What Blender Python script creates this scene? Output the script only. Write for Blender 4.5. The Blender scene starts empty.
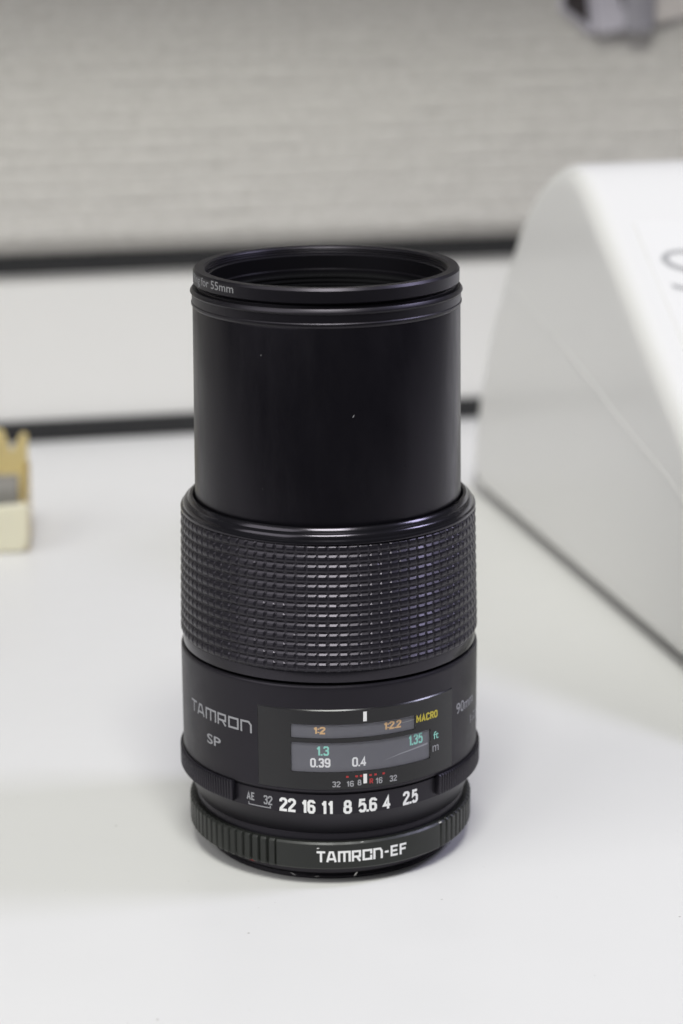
import bpy, bmesh, math, random
from mathutils import Vector, Matrix, noise
random.seed(4)
S = 0.001                                   # everything below is written in millimetres
scene = bpy.context.scene
COL = scene.collection
R = math.radians

# ------------------------------------------------------------------ camera
cam_d = bpy.data.cameras.new('camera')
cam = bpy.data.objects.new('camera', cam_d); COL.objects.link(cam)
pitch, roll = R(15.75), R(0.36)
fw = Vector((0, math.cos(pitch), -math.sin(pitch)))
up0 = Vector((0, math.sin(pitch), math.cos(pitch))); rt0 = Vector((1, 0, 0))
up = up0*math.cos(roll) + rt0*math.sin(roll); rt = rt0*math.cos(roll) - up0*math.sin(roll)
m = Matrix((rt, up, -fw)).transposed().to_4x4()
m.translation = Vector((3.0, -496.0, 216.5))*S
cam.matrix_world = m
cam_d.sensor_fit = 'VERTICAL'; cam_d.sensor_height = 22.3; cam_d.sensor_width = 22.3
cam_d.lens = 50; cam_d.clip_start = 0.01; cam_d.clip_end = 20
cam_d.dof.use_dof = True; cam_d.dof.focus_distance = 0.490; cam_d.dof.aperture_fstop = 7.2
scene.camera = cam
scene.render.resolution_x, scene.render.resolution_y = 683, 1024

# ------------------------------------------------------------------ world, lamps, exposure
w = bpy.data.worlds.new('World'); scene.world = w; w.use_nodes = True
bg = w.node_tree.nodes['Background']
bg.inputs[0].default_value = (0.90, 0.88, 1.0, 1); bg.inputs[1].default_value = 0.12

def area(name, loc, target, sx, sy, power, col, spread=180):
    l = bpy.data.lights.new(name, 'AREA'); l.shape = 'RECTANGLE'; l.size = sx; l.size_y = sy
    l.energy = power; l.color = col; l.spread = R(spread)
    o = bpy.data.objects.new(name, l); COL.objects.link(o); o.location = loc
    o.rotation_euler = (Vector(target) - Vector(loc)).to_track_quat('-Z', 'Y').to_euler()
    return o
area('ceiling_lamp', (0.02, -0.80, 1.52), (0.02, 0.05, 0.0), 0.62, 0.36, 22.0, (0.99, 1.0, 0.945))
area('side_window_lamp', (1.05, 0.08, 1.07), (0, 0.03, 0.05), 0.30, 0.30, 7.5, (0.75, 0.74, 1.0))
area('room_fill_lamp', (-1.15, -0.85, 1.15), (0.1, 0.25, 0.05), 1.3, 1.1, 12.5, (0.99, 0.99, 0.985))
sp = bpy.data.lights.new('front_fill_spot', 'SPOT'); sp.energy = 8; sp.spot_size = R(47); sp.spot_blend = 0.24  # added spot without a known source, its soft cone edge brightens the desk front
sp.shadow_soft_size = 0.12; sp.color = (0.93, 0.92, 1.0)
spo = bpy.data.objects.new('front_fill_spot', sp); COL.objects.link(spo)
spo.location = (0.258, -0.596, 1.75)

scene.view_settings.view_transform = 'Standard'; scene.view_settings.look = 'None'
scene.view_settings.exposure = 0.07; scene.view_settings.gamma = 1.0
scene.view_settings.use_curve_mapping = False

# ------------------------------------------------------------------ helpers
def newobj(name, verts, faces, mat, parent=None, smooth=None, loc=None):
    """verts in mm; smooth = auto-smooth angle in degrees"""
    me = bpy.data.meshes.new(name)
    me.from_pydata([(v[0]*S, v[1]*S, v[2]*S) for v in verts], [], faces)
    return finish(name, me, mat, parent, smooth, loc)

def finish(name, me, mat, parent, smooth, loc=None):
    bm = bmesh.new(); bm.from_mesh(me)
    if smooth is not None:
        bmesh.ops.recalc_face_normals(bm, faces=bm.faces)
        for f in bm.faces: f.smooth = True
        for e in bm.edges:
            if len(e.link_faces) == 2 and e.calc_face_angle(0) > R(smooth): e.smooth = False
    bm.to_mesh(me); bm.free()
    if mat: me.materials.append(mat)
    o = bpy.data.objects.new(name, me); COL.objects.link(o)
    if loc: o.location = Vector(loc)*S
    if parent: o.parent = parent
    return o

def thing(name, label, cat, loc=(0, 0, 0), rz=0.0):
    o = bpy.data.objects.new(name, None); COL.objects.link(o); o.empty_display_size = 0.01
    o.location = Vector(loc)*S; o.rotation_euler = (0, 0, rz)
    o['label'] = label; o['category'] = cat
    return o

def bevel_obj(o, width, seg=3):
    b = o.modifiers.new('bevel', 'BEVEL'); b.width = width*S; b.segments = seg; b.limit_method = 'ANGLE'; b.angle_limit = R(30)
    return o

def cp(r, th, z):                            # th in degrees from the front (-y), positive to the right
    a = R(th); return (r*math.sin(a), -r*math.cos(a), z)

def lathe(name, prof, mat, parent, n=256, smooth=28, rfun=None):
    """closed of revolution through prof = [(r,z),...]"""
    V, F = [], []
    for i in range(n):
        th = 360.0*i/n
        for (r, z) in prof:
            V.append(cp(r if rfun is None else rfun(r, z, th), th, z))
    k = len(prof)
    for i in range(n):
        j = (i+1) % n
        for q in range(k-1):
            F.append((i*k+q, j*k+q, j*k+q+1, i*k+q+1))
    return newobj(name, V, F, mat, parent, smooth)

def box(name, a, b, mat, parent=None, bev=0, seg=3, rz=0):
    (x0, y0, z0), (x1, y1, z1) = a, b
    V = [(x0,y0,z0),(x1,y0,z0),(x1,y1,z0),(x0,y1,z0),(x0,y0,z1),(x1,y0,z1),(x1,y1,z1),(x0,y1,z1)]
    F = [(0,3,2,1),(4,5,6,7),(0,1,5,4),(1,2,6,5),(2,3,7,6),(3,0,4,7)]
    o = newobj(name, V, F, mat, parent)
    if bev: bevel_obj(o, bev, seg)
    return o

# ------------------------------------------------------------------ materials
def mat(name, col, rough=0.5, metal=0.0, spec=0.5, bump=None, var=0.0, varscale=200, coat=0.0, coatr=0.05, rvar=0.0, specks=0.0, trans=0.0):
    m = bpy.data.materials.new(name); m.use_nodes = True
    nt = m.node_tree; b = nt.nodes['Principled BSDF']
    b.inputs['Roughness'].default_value = rough; b.inputs['Metallic'].default_value = metal
    b.inputs['Specular IOR Level'].default_value = spec
    b.inputs['Coat Weight'].default_value = coat; b.inputs['Coat Roughness'].default_value = coatr
    b.inputs['Transmission Weight'].default_value = trans
    b.inputs['Base Color'].default_value = (*col, 1)
    tc = nt.nodes.new('ShaderNodeTexCoord')
    def nz(scale, detail=4):
        n = nt.nodes.new('ShaderNodeTexNoise'); n.inputs['Scale'].default_value = scale; n.inputs['Detail'].default_value = detail
        nt.links.new(tc.outputs['Object'], n.inputs['Vector']); return n
    last = None
    if var:
        n = nz(varscale); mx = nt.nodes.new('ShaderNodeMix'); mx.data_type = 'RGBA'
        mx.inputs[6].default_value = (*[c*(1-var) for c in col], 1); mx.inputs[7].default_value = (*[min(1, c*(1+var)) for c in col], 1)
        nt.links.new(n.outputs['Fac'], mx.inputs[0]); nt.links.new(mx.outputs[2], b.inputs['Base Color']); last = mx.outputs[2]
    if rvar:
        n = nz(90, 6); mr = nt.nodes.new('ShaderNodeMapRange')
        mr.inputs[3].default_value = rough-rvar; mr.inputs[4].default_value = rough+rvar
        nt.links.new(n.outputs['Fac'], mr.inputs[0]); nt.links.new(mr.outputs[0], b.inputs['Roughness'])
    if specks:
        v = nt.nodes.new('ShaderNodeTexVoronoi'); v.inputs['Scale'].default_value = 230
        nt.links.new(tc.outputs['Object'], v.inputs['Vector'])
        lt = nt.nodes.new('ShaderNodeMath'); lt.operation = 'LESS_THAN'; lt.inputs[1].default_value = 0.045
        nt.links.new(v.outputs['Distance'], lt.inputs[0])
        sep = nt.nodes.new('ShaderNodeSeparateColor'); nt.links.new(v.outputs['Color'], sep.inputs[0])
        g = nt.nodes.new('ShaderNodeMath'); g.operation = 'GREATER_THAN'; g.inputs[1].default_value = 0.86
        nt.links.new(sep.outputs[0], g.inputs[0])
        mu = nt.nodes.new('ShaderNodeMath'); mu.operation = 'MULTIPLY'; nt.links.new(lt.outputs[0], mu.inputs[0]); nt.links.new(g.outputs[0], mu.inputs[1])
        ms = nt.nodes.new('ShaderNodeMath'); ms.operation = 'MULTIPLY'; ms.inputs[1].default_value = specks; nt.links.new(mu.outputs[0], ms.inputs[0])
        mx2 = nt.nodes.new('ShaderNodeMix'); mx2.data_type = 'RGBA'; mx2.inputs[6].default_value = (*col, 1); mx2.inputs[7].default_value = (.30, .30, .30, 1)
        if last: nt.links.new(last, mx2.inputs[6])
        nt.links.new(ms.outputs[0], mx2.inputs[0]); nt.links.new(mx2.outputs[2], b.inputs['Base Color'])
    if bump:
        n = nz(bump[0], 6); bp = nt.nodes.new('ShaderNodeBump'); bp.inputs['Strength'].default_value = bump[1]; bp.inputs['Distance'].default_value = bump[2]*S
        nt.links.new(n.outputs['Fac'], bp.inputs['Height']); nt.links.new(bp.outputs[0], b.inputs['Normal'])
    return m

M = {}
M['tube'] = mat('satin_black_anodised', (.0022, .0021, .0030), .34, spec=.38, bump=(2500, .12, .02), rvar=.04, specks=.25)
M['rim'] = mat('black_ring_metal', (.0035, .0034, .0042), .38, spec=.42, bump=(3000, .1, .02))
M['inner'] = mat('black_inner_metal', (.006, .006, .007), .45, spec=.4)
M['collar'] = mat('gloss_black_collar', (.005, .005, .006), .19, spec=.5)
M['rubber'] = mat('black_grip_rubber', (.0060, .0057, .0078), .33, spec=.5, bump=(4000, .08, .02), var=.2, varscale=700)
M['body'] = mat('satin_black_body', (.0070, .0066, .0085), .43, spec=.42, bump=(3500, .08, .02), rvar=.04, specks=.35)
M['aper'] = mat('aperture_ring_black', (.0065, .0062, .0080), .40, spec=.42, bump=(3500, .15, .02), specks=.4)
M['adapt'] = mat('adapter_ring_black', (.0115, .013, .011), .42, spec=.45, bump=(3000, .25, .03), specks=.6)
M['bayonet'] = mat('bayonet_black', (.006, .006, .007), .32, spec=.5, specks=.4)
M['gloss'] = mat('glossy_black_panel', (.0065, .0062, .0075), .22, spec=.5)
for k_ in ('tube', 'rim', 'collar', 'rubber', 'body', 'aper', 'bayonet'):
    M[k_].node_tree.nodes['Principled BSDF'].inputs['Specular Tint'].default_value = (.93, .86, 1.0, 1)
M['white'] = mat('white_print', (.80, .80, .80), .6)
M['greyprint'] = mat('grey_print', (.31, .31, .33), .6)
M['dimprint'] = mat('worn_grey_print', (.26, .26, .27), .6)
M['teal'] = mat('teal_print', (.30, .68, .58), .6)
M['orange'] = mat('orange_print', (.70, .45, .22), .6)
M['yellow'] = mat('yellow_print', (.48, .40, .05), .6)
M['red'] = mat('red_print', (.40, .03, .03), .6)
M['scale'] = mat('grey_distance_scale', (.125, .125, .142), .5, var=.08, varscale=600)
M['chip'] = mat('bare_metal_chip', (.75, .74, .72), .3, metal=.6)
M['greenchip'] = mat('greenish_wear', (.20, .28, .17), .35, metal=.4)
M['desk'] = mat('white_laminate', (.665, .662, .648), .34, spec=.4, var=.025, varscale=9, bump=(900, .06, .05), rvar=.05)
M['panel'] = mat('white_wall_laminate', (.72, .71, .69), .35, spec=.4)
M['blacktrim'] = mat('black_plastic_trim', (.012, .012, .013), .5)
M['shell'] = mat('white_machine_plastic', (.715, .71, .695), .40, spec=.5, coat=.3, coatr=.12)
M['shell_panel'] = mat('white_label_panel', (.72, .715, .70), .40)
M['greyletter'] = mat('grey_letter', (.34, .34, .34), .5)
M['foot'] = mat('dark_rubber_foot', (.03, .03, .03), .7)
M['clipgrey'] = mat('grey_plastic', (.30, .29, .32), .45)
M['cliplight'] = mat('pale_grey_plastic', (.50, .48, .53), .4)
M['clipdark'] = mat('dark_brown_plastic', (.035, .028, .028), .5)
M['clippink'] = mat('pale_pink_plastic', (.62, .58, .55), .45)
M['amber'] = mat('yellowed_plastic', (.88, .72, .34), .3, trans=.85)
M['cream'] = mat('cream_plastic', (.93, .89, .70), .35, trans=.35)
M['greycontent'] = mat('grey_contents', (.22, .21, .19), .6, var=.3, varscale=250)

def fabric_mat():
    m = mat('grey_ribbed_fabric', (.40, .39, .375), .95, spec=.1)
    nt = m.node_tree; b = nt.nodes['Principled BSDF']
    tc = nt.nodes.new('ShaderNodeTexCoord'); mp = nt.nodes.new('ShaderNodeMapping')
    mp.inputs['Scale'].default_value = (260, 260, 480); nt.links.new(tc.outputs['Object'], mp.inputs[0])
    n = nt.nodes.new('ShaderNodeTexNoise'); n.inputs['Scale'].default_value = 1.0; n.inputs['Detail'].default_value = 6; n.inputs['Roughness'].default_value = .65
    nt.links.new(mp.outputs[0], n.inputs['Vector'])
    cr = nt.nodes.new('ShaderNodeValToRGB')
    cr.color_ramp.elements[0].position = .3; cr.color_ramp.elements[0].color = (.445, .43, .40, 1)
    cr.color_ramp.elements[1].position = .68; cr.color_ramp.elements[1].color = (.60, .58, .55, 1)
    nt.links.new(n.outputs['Fac'], cr.inputs[0]); nt.links.new(cr.outputs[0], b.inputs['Base Color'])
    n2 = nt.nodes.new('ShaderNodeTexNoise'); n2.inputs['Scale'].default_value = 900; nt.links.new(tc.outputs['Object'], n2.inputs['Vector'])
    bp = nt.nodes.new('ShaderNodeBump'); bp.inputs['Strength'].default_value = .6; bp.inputs['Distance'].default_value = .4*S
    nt.links.new(n2.outputs['Fac'], bp.inputs['Height']); nt.links.new(bp.outputs[0], b.inputs['Normal'])
    return m
M['fabric'] = fabric_mat()
def rub_marks(m, lo, hi, sc):
    nt = m.node_tree; b = nt.nodes['Principled BSDF']; tc = nt.nodes.new('ShaderNodeTexCoord'); mp = nt.nodes.new('ShaderNodeMapping')
    mp.inputs['Scale'].default_value = sc; nt.links.new(tc.outputs['Object'], mp.inputs[0])
    n = nt.nodes.new('ShaderNodeTexNoise'); n.inputs['Scale'].default_value = 1; n.inputs['Detail'].default_value = 8; n.inputs['Roughness'].default_value = .7
    nt.links.new(mp.outputs[0], n.inputs['Vector']); r = nt.nodes.new('ShaderNodeMapRange'); r.inputs[1].default_value = .3; r.inputs[2].default_value = .7
    r.inputs[3].default_value = lo; r.inputs[4].default_value = hi
    nt.links.new(n.outputs['Fac'], r.inputs[0]); nt.links.new(r.outputs[0], b.inputs['Roughness'])
rub_marks(M['tube'], .26, .42, (160, 160, 45)); rub_marks(M['body'], .36, .48, (120, 120, 120)); rub_marks(M['adapt'], .32, .5, (150, 150, 150))
def desk_marks(m):
    nt = m.node_tree; b = nt.nodes['Principled BSDF']; tc = nt.nodes.new('ShaderNodeTexCoord')
    src = b.inputs['Base Color'].links[0].from_socket
    def layer(src, scale, dist, sel, col, amt):
        v = nt.nodes.new('ShaderNodeTexVoronoi'); v.inputs['Scale'].default_value = scale; nt.links.new(tc.outputs['Object'], v.inputs['Vector'])
        mr = nt.nodes.new('ShaderNodeMapRange'); mr.inputs[1].default_value = dist; mr.inputs[2].default_value = dist*.4; mr.inputs[3].default_value = 0; mr.inputs[4].default_value = amt
        nt.links.new(v.outputs['Distance'], mr.inputs[0])
        sc = nt.nodes.new('ShaderNodeSeparateColor'); nt.links.new(v.outputs['Color'], sc.inputs[0])
        g = nt.nodes.new('ShaderNodeMath'); g.operation = 'GREATER_THAN'; g.inputs[1].default_value = sel; nt.links.new(sc.outputs[0], g.inputs[0])
        mu = nt.nodes.new('ShaderNodeMath'); mu.operation = 'MULTIPLY'; nt.links.new(mr.outputs[0], mu.inputs[0]); nt.links.new(g.outputs[0], mu.inputs[1])
        mx = nt.nodes.new('ShaderNodeMix'); mx.data_type = 'RGBA'; mx.inputs[7].default_value = (*col, 1)
        nt.links.new(mu.outputs[0], mx.inputs[0]); nt.links.new(src, mx.inputs[6]); return mx.outputs[2]
    o = layer(src, 120, .045, .90, (.30, .28, .26), .75)
    o = layer(o, 260, .07, .80, (.45, .44, .42), .5)
    nt.links.new(o, b.inputs['Base Color'])
desk_marks(M['desk']); rub_marks(M['desk'], .28, .46, (25, 60, 25))

def glass_mat():
    m = bpy.data.materials.new('thin_window_glass'); m.use_nodes = True; nt = m.node_tree
    nt.nodes.remove(nt.nodes['Principled BSDF']); out = nt.nodes['Material Output']
    t = nt.nodes.new('ShaderNodeBsdfTransparent'); t.inputs[0].default_value = (.98, .98, .99, 1)
    g = nt.nodes.new('ShaderNodeBsdfGlossy'); g.inputs['Roughness'].default_value = .10
    fr = nt.nodes.new('ShaderNodeFresnel'); fr.inputs[0].default_value = 1.45
    mx = nt.nodes.new('ShaderNodeMixShader')
    ge = nt.nodes.new('ShaderNodeNewGeometry'); sb_ = nt.nodes.new('ShaderNodeMath'); sb_.operation = 'SUBTRACT'; sb_.inputs[0].default_value = 1
    nt.links.new(ge.outputs['Backfacing'], sb_.inputs[1]); mu = nt.nodes.new('ShaderNodeMath'); mu.operation = 'MULTIPLY'
    nt.links.new(fr.outputs[0], mu.inputs[0]); nt.links.new(sb_.outputs[0], mu.inputs[1])
    nt.links.new(mu.outputs[0], mx.inputs[0]); nt.links.new(t.outputs[0], mx.inputs[1]); nt.links.new(g.outputs[0], mx.inputs[2])
    nt.links.new(mx.outputs[0], out.inputs[0]); return m
M['pane'] = glass_mat()
M['lensglass'] = mat('dark_coated_glass', (.004, .004, .008), .05, spec=.5)

# ------------------------------------------------------------------ the desk and the partition behind
desk = box('desk_surface', (-1400, -165, -24), (1300, 395, 0), M['desk']); 
# rear edge follows the partition (turned 11.6 degrees), so the slab runs under it
for v in desk.data.vertices:
    if v.co.y > 0: v.co.y += (v.co.x + .1223)*math.tan(R(11.6)) + .020
desk['kind'] = 'structure'

WA = (-122.2, 372.8, 0); WR = R(11.75)
part = thing('office_partition', 'grey ribbed fabric partition with black trim above a white lower panel, behind the desk', 'partition', WA, WR)
s0, s1 = -1500, 1200
box('lower_panel', (s0, 3, 6.0), (s1, 15, 67.5), M['panel'], part)
box('trim_strip', (s0, 0, 0.2), (s1, 14, 8.2), M['blacktrim'], part, .5)
box('trim_strip', (s0, 0, 66.2), (s1, 14, 73.0), M['blacktrim'], part, .5)
def fabric():
    V, F = [], []
    nc, zs = 420, []
    prof = []
    for k in range(10):                     # rounded lower edge
        f_ = k/9; prof.append((3.6 - 7.8*f_, 72.2 + 8.0*f_ - 1.0*math.sin(math.pi*f_), 0.1))
    z = 80.9
    while z < 281: prof.append((-4.0, z, 1.0)); z += .65
    for (y, z, k) in prof:
        for i in range(nc+1):
            s = s0 + (s1-s0)*i/nc
            wob = .7*noise.noise(Vector((s*.01, z*.02, 3.1))) + .35*noise.noise(Vector((s*.07, z*.1, 9.)))
            rib = abs(math.sin(math.pi*(z+wob)/6.2))**.5
            rib *= max(0.0, .45 + 1.1*noise.noise(Vector((s*.30, math.floor((z+wob)/6.2)*3.7, 1.)))); rib += .45*noise.noise(Vector((s*.12, z*.9, 5.)))
            V.append((s, y - k*.85*rib, z))
    W = nc+1
    for j in range(len(prof)-1):
        for i in range(nc):
            F.append((j*W+i, j*W+i+1, (j+1)*W+i+1, (j+1)*W+i))
    o = newobj('fabric_panel', V, F, M['fabric'], part, 60)
    return o
fabric()
box('shade_ledge', (s0, -112, 282), (s1, 5, 300), M['panel'], part, 2)  # unseen ledge, added to shade the upper part of the fabric
box('backing_board', (s0, 6, 68), (s1, 26, 300.5), M['blacktrim'], part)

# grey clip at the upper right, hooked on the partition
clip = thing('wall_clip', 'small grey plastic clip hanging on the fabric partition at the upper right', 'clip', WA, WR)
def prism(name, pts, y0, y1, mt, parent, bev=0):
    n = len(pts)
    V = [(p[0], y0, p[1]) for p in pts] + [(p[0], y1, p[1]) for p in pts]
    F = [tuple(range(n)), tuple(range(2*n-1, n-1, -1))] + [(i, i+n, (i+1) % n + n, (i+1) % n) for i in range(n)]
    o = newobj(name, V, F, mt, parent, 30)
    if bev: bevel_obj(o, bev)
    return o
prism('jaw', [(214, 161.5), (219, 158.5), (226, 152.5), (229, 153.5), (229, 195), (213, 195)], -7, -4, M['cliplight'], clip, .8)
prism('jaw_pad', [(215.5, 163.0), (219.5, 160.3), (225.6, 156.0), (224, 170), (222, 195), (214.5, 195)], -8, -6.8, M['clipdark'], clip, .5)
prism('lever', [(228, 153.5), (231, 152.6), (239, 153.8), (241, 158), (234, 172), (229, 195), (224, 195)], -10, -7.1, M['cliplight'], clip, 1.2)
V, F = [], []
for k in range(24):                        # rounded barrel, upright
    a = 2*math.pi*k/24; c, s_ = math.cos(a), math.sin(a)
    for (rr, z) in ((4.5, 152.8), (6.0, 153.4), (6.7, 155.2), (6.9, 195)):
        V.append((245.3+rr*c*1.0, -8+rr*s_*.6, z))
for k in range(24):
    for q in range(3): F.append((k*4+q, ((k+1) % 24)*4+q, ((k+1) % 24)*4+q+1, k*4+q+1))
F.append(tuple(k*4 for k in range(24)))
newobj('barrel', V, F, M['clipgrey'], clip, 40)
prism('cover', [(251.5, 156.2), (262, 157.5), (274, 161.5), (290, 167), (290, 195), (251.5, 195)], -8, -5.2, M['clippink'], clip, 1.5)

# ------------------------------------------------------------------ white desktop machine on the right
MO = Vector((52.07, 299.6, 0)); ed = Vector((.23927, -.97095, 0)); wd = Vector((.97095, .23927, 0))
mach = thing('desktop_machine', 'white glossy plastic machine with curved sloping top and a grey letter on it', 'machine', MO - wd*3.0)
prof = [(0, 2.2), (.3, 10), (1.6, 19), (4.6, 31), (9.2, 43), (15.5, 56), (23, 69), (31, 80), (38.5, 89.5), (48.4, 102), (56, 109.8), (63, 115.3), (70, 119.9), (77.2, 123.5),
        (84, 126), (90, 127.4), (95.5, 128.0), (101, 127.6), (106, 126.2), (111, 124.0), (118.2, 119.6), (129, 112.1), (140.1, 104.6), (161.1, 90.2), (187.4, 72.0), (225, 46.3), (262, 21), (274, 12.5), (278, 8), (279, 2.2)]
def smoothprof(P, it):
    for _ in range(it):
        Q = [P[0]]
        for a, b in zip(P[:-1], P[1:]):
            Q += [(a[0]*.75+b[0]*.25, a[1]*.75+b[1]*.25), (a[0]*.25+b[0]*.75, a[1]*.25+b[1]*.75)]
        P = Q + [P[-1]]
    return P
prof = smoothprof(prof, 2)
def inset(P, d):
    n = len(P); out = []
    for i in range(n):
        a, b, c = P[i-1], P[i], P[(i+1) % n]
        t1 = Vector((b[0]-a[0], b[1]-a[1])); t2 = Vector((c[0]-b[0], c[1]-b[1]))
        if t1.length < 1e-6: t1 = t2
        if t2.length < 1e-6: t2 = t1
        t1.normalize(); t2.normalize(); nn = Vector((t1.y + t2.y, -(t1.x + t2.x)))
        nn.normalize(); k = 1/max(.6, nn.dot(Vector((t1.y, -t1.x))))
        out.append((b[0]+nn.x*d*k, b[1]+nn.y*d*k))
    return out
def mp3(s, z, wv): 
    v = ed*s + wd*wv; return (v.x, v.y, z)
def machine_body():
    Rf, Wd = 6.0, 230.0
    rings = []
    for k in range(8):
        a = R(90*k/7); rings.append((Rf*(1-math.sin(a)), Rf*(1-math.cos(a))))
    rings += [(Rf*(1-math.sin(R(90*k/7))), Wd-Rf*(1-math.cos(R(90*k/7)))) for k in range(7, -1, -1)]
    rings = [(Rf+2.5, 0.0)] + rings + [(Rf+2.5, Wd)]
    V, F = [], []; n = len(prof)
    for (d, wv) in rings:
        V += [mp3(s, z, wv) for (s, z) in inset(prof, d)]
    for j in range(len(rings)-1):
        for i in range(n):
            F.append((j*n+i, j*n+(i+1) % n, (j+1)*n+(i+1) % n, (j+1)*n+i))
    F.append(tuple(range(n))); F.append(tuple(range(len(V)-1, len(V)-n-1, -1)))
    return newobj('housing', V, F, M['shell'], mach, 35)
machine_body()
# narrow raised ridge on the near side, shaped to imitate a reflected light line
ridge_pts = [(41, 82.5), (60, 78.5), (92, 72.2), (125.4, 65.3), (145, 60.2), (183, 52.6), (215, 44)]
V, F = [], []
for (s, z) in ridge_pts:
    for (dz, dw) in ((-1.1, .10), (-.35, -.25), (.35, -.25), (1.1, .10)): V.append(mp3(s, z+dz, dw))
for i in range(len(ridge_pts)-1):
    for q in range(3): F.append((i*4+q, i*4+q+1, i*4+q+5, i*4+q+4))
newobj('reflection_ridge', V, F, M['shell'], mach, 60)
for (s, wv) in ((14, 14), (250, 14), (14, 210), (250, 210)):
    V = []
    for z, rr in ((0, 5.5), (.4, 6), (2.8, 6)):
        for k in range(16):
            a = 2*math.pi*k/16; q = mp3(s+rr*math.cos(a), z, wv+rr*math.sin(a)); V.append(q)
    F = [(j*16+i, j*16+(i+1) % 16, (j+1)*16+(i+1) % 16, (j+1)*16+i) for j in range(2) for i in range(16)]
    newobj('foot', V, F, M['foot'], mach, 40)
# raised label plate on the slope and the letter on it
sl = Vector((161.1-118.2, 90.2-119.6)).normalized()          # down the slope in (s, z)
sn = Vector((-sl.y, sl.x))                                    # outward normal in (s, z)
P0 = (118.2, 119.6)
def slope_pt(a, wv, h):                                       # a = mm down the slope from P0
    s = P0[0]+sl.x*a+sn.x*h; z = P0[1]+sl.y*a+sn.y*h; return mp3(s, z, wv)
def slope_box(name, a0, a1, w0, w1, h0, h1, mt, bev):
    V = [slope_pt(a, wv, h) for h in (h0, h1) for (a, wv) in ((a0, w0), (a1, w0), (a1, w1), (a0, w1))]
    F = [(0, 1, 2, 3), (7, 6, 5, 4), (0, 4, 5, 1), (1, 5, 6, 2), (2, 6, 7, 3), (3, 7, 4, 0)]
    return bevel_obj(newobj(name, V, F, mt, mach, 20), bev)
LP = dict(a0=9.5, a1=84, w0=10.6, w1=150)
slope_box('label_plate', LP['a0'], LP['a1'], LP['w0'], LP['w1'], -1, .35, M['shell_panel'], .3)

# ------------------------------------------------------------------ lettering tools
dg = None
def text_mesh(txt, height, width=None, weight=0.0):
    """flat glyph outlines as (verts2d, faces); cap height and total width in mm"""
    c = bpy.data.curves.new('t', 'FONT'); c.body = txt; c.size = 1.0; c.resolution_u = 4; c.offset = weight
    o = bpy.data.objects.new('t', c); COL.objects.link(o)
    d = bpy.context.evaluated_depsgraph_get(); me = bpy.data.meshes.new_from_object(o.evaluated_get(d))
    V = [Vector((v.co.x, v.co.y)) for v in me.vertices]; F = [tuple(p.vertices) for p in me.polygons]
    bpy.data.objects.remove(o); bpy.data.curves.remove(c); bpy.data.meshes.remove(me)
    x0 = min(v.x for v in V); x1 = max(v.x for v in V); y0 = min(v.y for v in V); y1 = max(v.y for v in V)
    k = height/(y1-y0); kx = k if width is None else width/(x1-x0)
    return [((v.x-(x0+x1)/2)*kx, (v.y-(y0+y1)/2)*k, 0) for v in V], F

def strokes_mesh(lines, wdt):
    """thick polylines with mitred corners -> (verts, faces); each stroke a hair higher than the last"""
    V, F = [], []
    for li, (pts, closed) in enumerate(lines):
        n = len(pts); L = []
        P = [Vector(p) for p in pts]
        for i in range(n):
            if closed: a, b = P[i]-P[i-1], P[(i+1) % n]-P[i]
            else:
                a = P[i]-P[i-1] if i else P[1]-P[0]; b = P[i+1]-P[i] if i < n-1 else a
            a = a.normalized(); b = b.normalized()
            nn = Vector((-(a.y+b.y), a.x+b.x)); nn.normalize()
            k = wdt/2/max(.45, nn.dot(Vector((-a.y, a.x))))
            L.append((P[i]+nn*k, P[i]-nn*k))
        o = len(V)
        for (p, q) in L: V += [(p.x, p.y, li*.003), (q.x, q.y, li*.003)]
        for i in range(n if closed else n-1):
            j = (i+1) % n; F.append((o+2*i, o+2*i+1, o+2*j+1, o+2*j))
    return V, F

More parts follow.
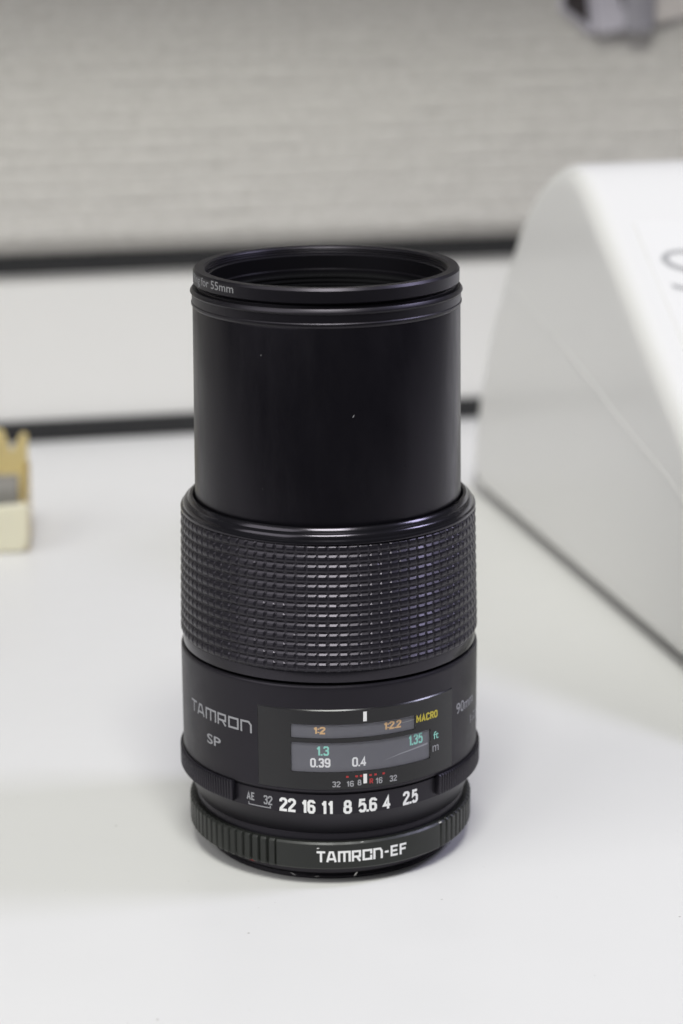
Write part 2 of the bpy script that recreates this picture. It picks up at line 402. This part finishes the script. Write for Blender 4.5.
DG = {
 '0': (.50, [([(0,.15),(0,.85),(.12,1),(.38,1),(.5,.85),(.5,.15),(.38,0),(.12,0)], 1)]),
 '1': (.30, [([(0,.76),(.12,.80),(.24,.98)], 0), ([(.26,1.08),(.26,-.08)], 0)]),
 '2': (.50, [([(0,.74),(0,.88),(.12,1),(.38,1),(.5,.88),(.5,.68),(.02,.14),(.0,0),(.58,0)], 0)]),
 '3': (.50, [([(0,.80),(.1,1),(.4,1),(.5,.88),(.5,.66),(.38,.53),(.18,.53)], 0), ([(.30,.53),(.40,.53),(.5,.40),(.5,.12),(.4,0),(.1,0),(0,.20)], 0)]),
 '4': (.52, [([(.37,-.08),(.37,.98),(0,.26),(.58,.26)], 0)]),
 '5': (.50, [([(.52,1),(.06,1),(.02,.56),(.14,.64),(.38,.64),(.5,.5),(.5,.13),(.38,0),(.12,0),(0,.16)], 0)]),
 '6': (.50, [([(.5,.80),(.5,.88),(.38,1),(.12,1),(0,.86),(0,.14),(.12,0),(.38,0),(.5,.14),(.5,.42),(.38,.56),(.04,.56)], 0)]),
 '8': (.50, [([(.04,.64),(.04,.88),(.14,1),(.36,1),(.46,.88),(.46,.64),(.36,.53),(.14,.53)], 1), ([(0,.12),(0,.40),(.12,.53),(.38,.53),(.5,.40),(.5,.12),(.38,0),(.12,0)], 1)]),
 '9': (.50, [([(0,.20),(0,.12),(.12,0),(.38,0),(.5,.14),(.5,.86),(.38,1),(.12,1),(0,.86),(0,.58),(.12,.44),(.46,.44)], 0)]),
 'M': (.66, [([(0,-.08),(0,1),(.33,.25),(.66,1),(.66,-.08)], 0)]),
 'A': (.56, [([(0,-.08),(.28,1.0),(.56,-.08)], 0), ([(.12,.28),(.44,.28)], 0)]),
 'C': (.50, [([(.5,.78),(.5,.88),(.38,1),(.12,1),(0,.86),(0,.14),(.12,0),(.38,0),(.5,.14),(.5,.24)], 0)]),
 'R': (.50, [([(0,-.08),(0,1),(.40,1),(.5,.9),(.5,.6),(.40,.5),(0,.5)], 0), ([(.26,.5),(.52,-.08)], 0)]),
 'E': (.44, [([(.46,1),(0,1),(0,0),(.46,0)], 0), ([(0,.52),(.40,.52)], 0)]),
 'O': (.50, [([(0,.15),(0,.85),(.12,1),(.38,1),(.5,.85),(.5,.15),(.38,0),(.12,0)], 1)]),
 '.': (.02, [([(.0,-.10),(.0,.10)], 0)]),
 ':': (.02, [([(.0,.10),(.0,.28)], 0), ([(.0,.65),(.0,.83)], 0)]),
}
def digit_mesh(txt, height, width, stroke):
    x = 0; L = []; gap = .30
    for ch in txt:
        wd_, ls = DG[ch]
        if ch in '.:': x -= .05
        for (pts, cl) in ls: L.append(([(p[0]+x, p[1]) for p in pts], cl))
        x += wd_ + gap - (.05 if ch in '.:' else 0)
    tot = max(p[0] for pts, c in L for p in pts) - min(p[0] for pts, c in L for p in pts)
    kx = (width-stroke)/tot; ky = height-stroke; x0 = min(p[0] for pts, c in L for p in pts)
    return strokes_mesh([([((p[0]-x0-tot/2)*kx, (p[1]-.5)*ky) for p in pts], cl) for pts, cl in L], stroke)
GL = {  # squared logo letters, cap height 1 (stroke centrelines)
 'T': (.70, [([(0, .9), (.70, .9)], 0), ([(.35, .9), (.35, 0)], 0)]),
 'A': (.72, [([(.02, 0), (.24, .9), (.48, .9), (.70, 0)], 0), ([(.1, .28), (.62, .28)], 0)]),
 'M': (.86, [([(0, 0), (0, .9), (.86, .9), (.86, 0)], 0), ([(.43, .9), (.43, 0)], 0)]),
 'R': (.62, [([(0, 0), (0, .9), (.58, .9), (.58, .42), (0, .42)], 0), ([(.32, .42), (.60, 0)], 0)]),
 'O': (.64, [([(0, .1), (0, .9), (.64, .9), (.64, .1)], 1)]),
 'Q': (.64, [([(.64, .45), (.64, .1), (0, .1), (0, .9), (.64, .9), (.64, .56)], 0)]),   # the worn O
 'N': (.64, [([(0, 0), (0, .9), (.50, .9), (.64, .66), (.64, 0)], 0)]),
 '-': (.34, [([(0, .52), (.34, .52)], 0)]),
 'E': (.56, [([(.56, .9), (0, .9), (0, .1), (.56, .1)], 0), ([(0, .5), (.5, .5)], 0)]),
 'F': (.54, [([(.54, .9), (0, .9), (0, 0)], 0), ([(0, .5), (.48, .5)], 0)]),
}
def logo_mesh(txt, height, width, stroke, gap=.30):
    x = 0; L = []
    for ch in txt:
        wd_, ls = GL[ch]
        for (pts, cl) in ls: L.append(([(p[0]+x, p[1]) for p in pts], cl))
        x += wd_ + gap - (.13 if ch == 'T' else 0)
    tot = x - gap
    V, F = strokes_mesh([([((p[0]-tot/2)*width/tot, (p[1]-.5)*height) for p in pts], cl) for pts, cl in L], stroke)
    return V, F

def wrap(name, mesh, r, th, z, mt, parent, tilt=0, slope=0.0):
    """lay a flat marking on the barrel of radius r, centred at angle th and height z"""
    V, F = mesh
    me = bpy.data.meshes.new(name); me.from_pydata([tuple(v) for v in V], [], F)
    bm = bmesh.new(); bm.from_mesh(me)
    x0 = min(v[0] for v in V); x1 = max(v[0] for v in V); x = x0+.7
    while x < x1:
        bmesh.ops.bisect_plane(bm, geom=bm.verts[:]+bm.edges[:]+bm.faces[:], plane_co=(x, 0, 0), plane_no=(1, 0, 0)); x += .7
    c, s_ = math.cos(R(tilt)), math.sin(R(tilt))
    for v in bm.verts:
        a, b, h = v.co.x*c - v.co.y*s_, v.co.x*s_ + v.co.y*c, v.co.z
        rr = r + h + slope*b
        v.co = Vector(cp(rr, th + math.degrees(a/r), z + b))*S
    bm.to_mesh(me); bm.free(); me.materials.append(mt)
    o = bpy.data.objects.new(name, me); COL.objects.link(o); o.parent = parent
    return o
def rect(wd_, h): return [(-wd_/2, -h/2, 0), (wd_/2, -h/2, 0), (wd_/2, h/2, 0), (-wd_/2, h/2, 0)], [(0, 1, 2, 3)]

# the letter on the machine's plate
tv, tf = text_mesh('S', 17.0, 12, -.012)
LC = (30.6, 20.2)
newobj('letter', [slope_pt(LC[0]-v[1], LC[1]+v[0], .42) for v in tv], tf, M['greyletter'], mach)

# ------------------------------------------------------------------ the camera lens
lens = thing('camera_lens', 'black camera lens standing upright on the white desk with its barrel extended', 'camera lens')
# front ring with stepped, threaded inside
fr = lathe('filter_ring', [(28.2, 129.2), (28.75, 129.2), (29.05, 129.5), (29.05, 131.95), (28.65, 132.5), (26.9, 132.5), (26.55, 132.25), (26.4, 132.0), (26.65, 131.75), (26.4, 131.5), (26.65, 131.25), (26.4, 131.0), (26.4, 130.75), (25.75, 130.7), (25.5, 130.5), (25.5, 127.5), (25.0, 127.3), (25.0, 126.6)], M['rim'], lens)
wrap('ring_lettering', text_mesh('Ring for 55mm', 2.35, 18.6, .008), 29.08, -60.0, 130.95, M['dimprint'], fr)
ib = [(25.0, 126.6)]
z = 126.6
while z > 112: ib += [(25.0, z-.5), (24.6, z-.55), (24.6, z-.95), (25.0, z-1.0)]; z -= 1.0
ib += [(22.5, z), (22.5, 108)]
lathe('inner_baffle', ib, M['inner'], lens, 128, 20)
ge = [(0.01, 110.5), (6, 110.3), (12, 109.7), (18, 108.7), (22.5, 107.6)]
lathe('front_element', ge, M['lensglass'], lens, 96, 40)
lathe('barrel_flange', [(28.0, 129.0), (28.3, 128.6), (28.3, 128.3), (29.3, 128.25), (29.72, 127.7), (29.78, 127.45), (29.6, 127.2), (29.4, 127.0), (29.42, 125.3), (29.58, 125.1), (29.56, 124.7), (29.3, 124.4), (29.2, 124.2)], M['rim'], lens)
tube = lathe('extending_barrel', [(28.6, 124.7), (29.15, 124.3), (29.3, 123.8), (29.72, 82.0), (29.72, 78)], M['tube'], lens)
lathe('grip_collar', [(29.8, 80.2), (29.95, 81.3), (30.3, 81.75), (30.9, 81.7), (31.3, 81.3), (31.45, 80.95), (31.7, 80.85), (32.15, 80.55), (32.45, 80.05), (32.5, 79.75), (32.55, 79.6), (32.95, 79.35), (33.05, 79.05), (33.0, 78.7), (32.6, 78.4)], M['collar'], lens)

def grip():
    nc, nr, zt, zb = 91, 13, 78.55, 50.35
    ph = (zt-zb)/nr; V, F = [], []
    us = (0, .20, .80); vs = (0, .04, .225, .41, .59, .775, .96); hs = (0, .02, .325, .46, .46, .325, .02)
    def rad(z): return 32.55 + (33.2-32.55)*(zt-z)/(zt-zb)
    jit = {(i, j): random.uniform(-.02, .02) for i in range(nc) for j in range(nr)}
    rows = [(j, k) for j in range(nr) for k in range(7)] + [(nr, 0)]
    for (j, k) in rows:
        z = zt - (j + (vs[k] if j < nr else 0))*ph
        for i in range(nc):
            for q, u in enumerate(us):
                h = hs[k]*(.52 if q == 0 else 1.0) + (jit[(i, j)] if q and 1 < k < 6 else 0)
                V.append(cp(rad(z)+h, 360*(i+u)/nc - .2, z))
    W = nc*3
    for a in range(len(rows)-1):
        for b in range(W): F.append((a*W+b, (a+1)*W+b, (a+1)*W+(b+1) % W, a*W+(b+1) % W))
    me_o = newobj('focus_grip', V, F, M['rubber'], lens)
    bm = bmesh.new(); bm.from_mesh(me_o.data); bmesh.ops.remove_doubles(bm, verts=bm.verts, dist=1e-7)
    bmesh.ops.recalc_face_normals(bm, faces=bm.faces); bm.to_mesh(me_o.data); bm.free()
    b = me_o.modifiers.new('bevel', 'BEVEL'); b.width = .045*S; b.segments = 1; b.limit_method = 'ANGLE'; b.angle_limit = R(25)
    return me_o
grip()
lathe('grip_band', [(32.6, 50.9), (33.25, 50.45), (33.3, 50.1), (33.1, 48.0), (32.4, 47.4), (32.0, 46.5)], M['collar'], lens)

# scale barrel: heightfield round the axis with the raised window panel and two recessed slots
PT0, PT1, PZ0, PZ1 = -27.2, 53.4, 23.6, 41.9
SL = [(-14.1, 33.5, 35.45, 38.62), (-14.1, 40.8, 27.65, 34.45)]
def scale_barrel():
    ths = set([-180.0 + 3.0*i for i in range(120)]); zs = set([24, 26, 30, 33, 37, 40, 44, 46.0])
    e, ez = .06, .035
    for t in (PT0, PT1): ths |= {t-e*3, t+e*3}
    zs |= {PZ0-.1, PZ0+.1, PZ1-.12, PZ1+.11}
    for (a, b, c, d) in SL:
        for t in (a, b): ths |= {t-e, t+e}
        for zz in (c, d): zs |= {zz-ez, zz+ez}
    ths = sorted(ths); zs = sorted(zs)
    def rad(t, z):
        r = 33.65
        if PT0 < t < PT1 and PZ0 < z < PZ1: r = 33.88
        for (a, b, c, d) in SL:
            if a < t < b and c < z < d: r = 33.4
        return r
    lo = [(32.2, 21.6), (33.2, 22.75), (33.55, 22.95), (33.65, 23.25)]; hi = [(33.65, 46.6), (33.62, 46.85), (33.45, 47.15), (33.1, 47.3), (32.2, 47.2)]
    V, F = [], []
    for t in ths:
        for (r, z) in lo: V.append(cp(r, t, z))
        for z in zs: V.append(cp(rad(t, z), t, z))
        for (r, z) in hi: V.append(cp(r, t, z))
    k = len(lo)+len(zs)+len(hi); n = len(ths)
    for i in range(n):
        j = (i+1) % n
        for q in range(k-1): F.append((i*k+q, j*k+q, j*k+q+1, i*k+q+1))
    return newobj('scale_barrel', V, F, M['body'], lens, 25)
sb = scale_barrel()
sb.data.materials.append(M['gloss'])
for p in sb.data.polygons:
    c = p.center/S; t = math.degrees(math.atan2(c.x, -c.y))
    if PT0 < t < PT1 and PZ0 < c.z < PZ1: p.material_index = 1
def curved_sheet(name, t0, t1, z0, z1, r, mt, parent, thick=0):
    V, F = [], []; n = max(4, int((t1-t0)/1.5))
    for i in range(n+1):
        t = t0+(t1-t0)*i/n; V += [cp(r, t, z0), cp(r, t, z1)]
        if thick: V += [cp(r-thick, t, z0), cp(r-thick, t, z1)]
    k = 4 if thick else 2
    for i in range(n):
        a, b = i*k, (i+1)*k
        F.append((a, b, b+1, a+1))
        if thick: F += [(a+3, b+3, b+2, a+2), (a+1, b+1, b+3, a+3), (a+2, b+2, b, a)]
    if thick: F += [(0, 1, 3, 2), (n*k, n*k+2, n*k+3, n*k+1)]
    return newobj(name, V, F, mt, parent, 30)
sc1 = curved_sheet('distance_scale', -14.6, 34.2, 35.2, 38.9, 33.52, M['scale'], sb)
sc2 = curved_sheet('distance_scale', -14.6, 41.4, 27.3, 34.8, 33.52, M['scale'], sb)
for (a, b, c, d) in SL: curved_sheet('window_pane', a-.02, b+.02, c-.01, d+.01, 33.85, M['pane'], sb, .05)
IN, OUT = 33.55, 33.92
TX = [('1:2', -3.44, 37.25, 2.8, 1.75, 'orange', IN), ('1:2.2', 24.3, 37.35, 4.4, 1.85, 'orange', IN), ('1.3', -2.41, 32.55, 2.8, 2.2, 'teal', IN), ('0.39', -3.3, 29.8, 4.4, 2.15, 'white', IN),
      ('0.4', 11.3, 29.8, 3.3, 2.2, 'white', IN), ('1.35', 34.2, 32.9, 3.9, 2.4, 'teal', IN), ('MACRO', 39.2, 37.6, 6.2, 1.75, 'yellow', OUT), ('ft', 43.7, 32.6, 1.6, 1.75, 'teal', OUT), ('m', 43.5, 29.6, 1.9, 1.4, 'greyprint', OUT),
      ('32', 2.63, 24.95, 1.9, 1.35, 'greyprint', OUT), ('16', 7.62, 24.95, 1.65, 1.35, 'greyprint', OUT), ('8', 11.1, 25.1, .85, 1.35, 'greyprint', OUT), ('R', 15.6, 25.2, .85, 1.2, 'red', OUT), ('16', 18.5, 25.1, 1.6, 1.4, 'greyprint', OUT), ('32', 24.26, 25.1, 1.9, 1.4, 'greyprint', OUT)]
for (t, th, z, wd_, h, mt, r) in TX:
    wrap('scale_marking', digit_mesh(t, h, wd_, .40 if h > 1.7 else .25) if t[0] in DG else text_mesh(t, h, wd_, .004), r, th, z, M[mt], sb)
wrap('index_mark', rect(.8, 2.2), OUT, 13.26, 40.25, M['white'], sb)
wrap('index_mark', rect(.8, 2.2), OUT, 13.26, 25.9, M['white'], sb)
for th in (6.62, 10.06, 11.7, 15.27, 17.19, 20.33): wrap('red_dot', rect(.55, .45), OUT, th, 26.6, M['red'], sb)
wrap('scale_line', strokes_mesh([([(-1.7, -.1), (1.7, .1)], 0)], .16), IN, 31.0, 37.5, M['dimprint'], sb)
V = [(-5.6, -.9, 0), (-1.5, .12, 0), (3, .75, 0), (5.7, 1.0, 0), (5.7, .55, 0), (3, .38, 0), (-1.5, -.10, 0)]
wrap('scale_line', (V, [(0, 6, 1), (1, 6, 5, 2), (2, 5, 4, 3)]), IN, 30.2, 30.35, M['greyprint'], sb)
wrap('brand_lettering', logo_mesh('TAMRON', 2.8, 20.8, .46, .24), 33.68, -47.9, 36.45, M['greyprint'], sb)
wrap('series_lettering', text_mesh('SP', 2.3, 4.9, .012), 33.68, -49.3, 30.6, M['greyprint'], sb)
wrap('focal_length_lettering', text_mesh('90mm', 2.6, 9.6, .008), 33.68, 64.9, 36.2, M['greyprint'], sb)
wrap('speed_lettering', text_mesh('1:2.5', 2.0, 7.0, .005), 33.68, 76.0, 31.3, M['greyprint'], sb)

# aperture ring
ar = lathe('aperture_ring', [(31.8, 22.4), (32.7, 22.35), (33.0, 22.1), (33.0, 17.6), (32.8, 17.3), (31.05, 12.5), (30.9, 12.35), (30.75, 12.1), (30.85, 11.9), (30.8, 9.6), (30.0, 9.4)], M['aper'], lens)
def finger_grip(t0, t1):
    pitch = .85/34.4*180/math.pi; n = int((t1-t0)/pitch); V, F = [], []
    secs = []
    for i in range(n+1):
        t = t0+(t1-t0)*i/n
        secs += [(t-pitch*.28, 34.18), (t-pitch*.12, 34.32), (t+pitch*.12, 34.32), (t+pitch*.28, 34.18)]
    for (t, r) in secs:
        V += [cp(32.5, t, 18.2), cp(r-.15, t, 18.2), cp(34.42 if r > 34.2 else r, t, 18.5), cp(34.42 if r > 34.2 else r, t, 22.6), cp(r-.25, t, 22.95), cp(32.5, t, 22.95)]
    k = 6
    for i in range(len(secs)-1):
        for q in range(k): F.append((i*k+q, (i+1)*k+q, (i+1)*k+(q+1) % k, i*k+(q+1) % k))
    F += [tuple(range(k-1, -1, -1)), tuple(len(V)-k+q for q in range(k))]
    return newobj('finger_grip', V, F, M['rubber'], ar, 30)
finger_grip(45.6, 158); finger_grip(-158, -39.2)
AP = [('22', -15.9, 19.35, 3.95, 3.2, 'white'), ('16', -8.1, 19.3, 3.15, 3.2, 'white'), ('11', -1.05, 19.2, 2.6, 3.2, 'white'), ('8', 6.85, 19.2, 1.9, 3.2, 'white'), ('5.6', 14.6, 19.3, 4.2, 3.2, 'white'), ('4', 22.4, 19.3, 2.05, 3.2, 'white'), ('2.5', 32.6, 19.35, 4.0, 3.2, 'white'),
      ('AE', -31.6, 20.0, 2.2, 1.85, 'greyprint'), ('32', -24.0, 19.8, 2.3, 2.1, 'greyprint')]
for (t, th, z, wd_, h, mt) in AP: wrap('aperture_number', digit_mesh(t, h, wd_, .60 if mt == 'white' else .32) if t[0] in DG else text_mesh(t, h, wd_, .006), 33.03, th, z, M[mt], ar)
wrap('bracket_mark', strokes_mesh([([(-2.7, .55), (-2.7, 0), (2.7, 0), (2.7, .55)], 0)], .22), 33.03, -27.8, 18.05, M['greyprint'], ar)

# mount adapter with fluted finger zones
def fl(r, z, th):
    t = (th+180) % 360 - 180
    if -21.5 < t < 48.5 or r < 31.9: return r
    pitch = 3.75; u = ((t+21.5)/pitch) % 1.0
    g = max(0.0, 1 - abs(u-.0 if u < .5 else u-1.0)/.22)
    return r - .55*g*g*(3-2*g)
ad = lathe('mount_adapter', [(30.2, 10.2), (31.75, 10.55), (32.1, 10.5), (32.5, 10.1), (32.5, 4.6), (32.25, 4.25), (29.0, 4.1)], M['adapt'], lens, 1152, 35, fl)
wrap('adapter_lettering', logo_mesh('TAMRQN-EF', 2.6, 20.6, .50, .27), 32.53, 13.0, 7.35, M['white'], ad)
by = lathe('bayonet_mount', [(29.0, 4.4), (28.7, 4.0), (28.5, 1.7), (28.1, 1.4), (27.9, 1.0), (28.15, .7), (28.15, .2), (27.9, 0.02), (20, 0.02)], M['bayonet'], lens)
wrap('red_index_dot', rect(1.6, .9), 28.66, -37.5, 2.6, M['red'], by)
# knocks and worn edges
def chip(parent, r, th, z, ln, h, tilt, mt='chip'):
    V = [(-ln/2, 0, 0), (-ln*.1, -h/2, 0), (ln*.4, -h*.2, 0), (ln/2, h*.1, 0), (0, h/2, 0)]
    wrap('paint_chip', (V, [(0, 1, 2, 3, 4)]), r, th, z, M[mt], parent, tilt)
chip(ad, 32.3, 12.5, 10.34, 1.0, .22, 5); chip(ad, 32.36, 49.6, 10.3, 1.5, .35, -12); chip(ad, 32.53, -4.6, 9.3, .7, .3, 10)
chip(by, 28.18, 11.5, .9, 1.4, .45, 50); chip(by, 28.18, -17, .75, 1.5, .18, -25); chip(by, 28.18, -6, .6, 1.2, .15, 0)
chip(tube, 29.55, 8.6, 91.2, .6, .22, 20, 'dimprint'); chip(tube, 29.66, 33, 84.0, .8, .3, -30, 'greyprint'); chip(tube, 29.5, 11.0, 105.5, .8, .25, 60, 'dimprint')

# ------------------------------------------------------------------ yellowed plastic tub at the left edge
tub = thing('plastic_tub', 'small yellowed translucent plastic tub with pronged rim at the left edge', 'tub', (-100.0, 224.0, 0), R(4))
def plate(name, pts, y0, y1, mt, bev=.8): return prism(name, pts, y0, y1, mt, tub, bev)
plate('front_wall', [(-46, 0.3), (-1.5, 0.3), (0.5, 2.5), (0.8, 17), (-46, 13)], 0, 2.2, M['cream'], .9)
plate('back_wall', [(-46, 0.3), (-1, 0.3), (.0, 26), (.2, 35.0), (-1.8, 35.4), (-5.4, 28.5), (-7.8, 36.5), (-12, 37), (-16, 28), (-46, 28)], 22, 24.4, M['amber'], .9)
V = [(-1.6, 2.3, .4), (.7, 2.3, .4), (.7, 21.9, .4), (-1.6, 21.9, .4), (-1.6, 2.3, 17), (.7, 2.3, 17), (.7, 21.9, 26), (-1.6, 21.9, 26)]
bevel_obj(newobj('side_wall', V, [(0,3,2,1),(4,5,6,7),(0,1,5,4),(1,2,6,5),(2,3,7,6),(3,0,4,7)], M['amber'], tub), .6)
box('floor_plate', (-46, 2.3, .3), (-1.8, 21.9, 2.2), M['cream'], tub)
gc = thing('grey_pad', 'dark grey pad lying inside the yellowed plastic tub', 'pad', (-100.0, 224.0, 2.4), R(4))
bevel_obj(newobj('pad_body', [(-44, 3, .1), (-2.6, 3, .1), (-2.6, 14, .1), (-44, 14, .1), (-44, 3, 19), (-2.6, 3, 19), (-2.6, 14, 21), (-44, 14, 21)], [(0,3,2,1),(4,5,6,7),(0,1,5,4),(1,2,6,5),(2,3,7,6),(3,0,4,7)], M['greycontent'], gc), .5)

scene.render.engine = 'CYCLES'
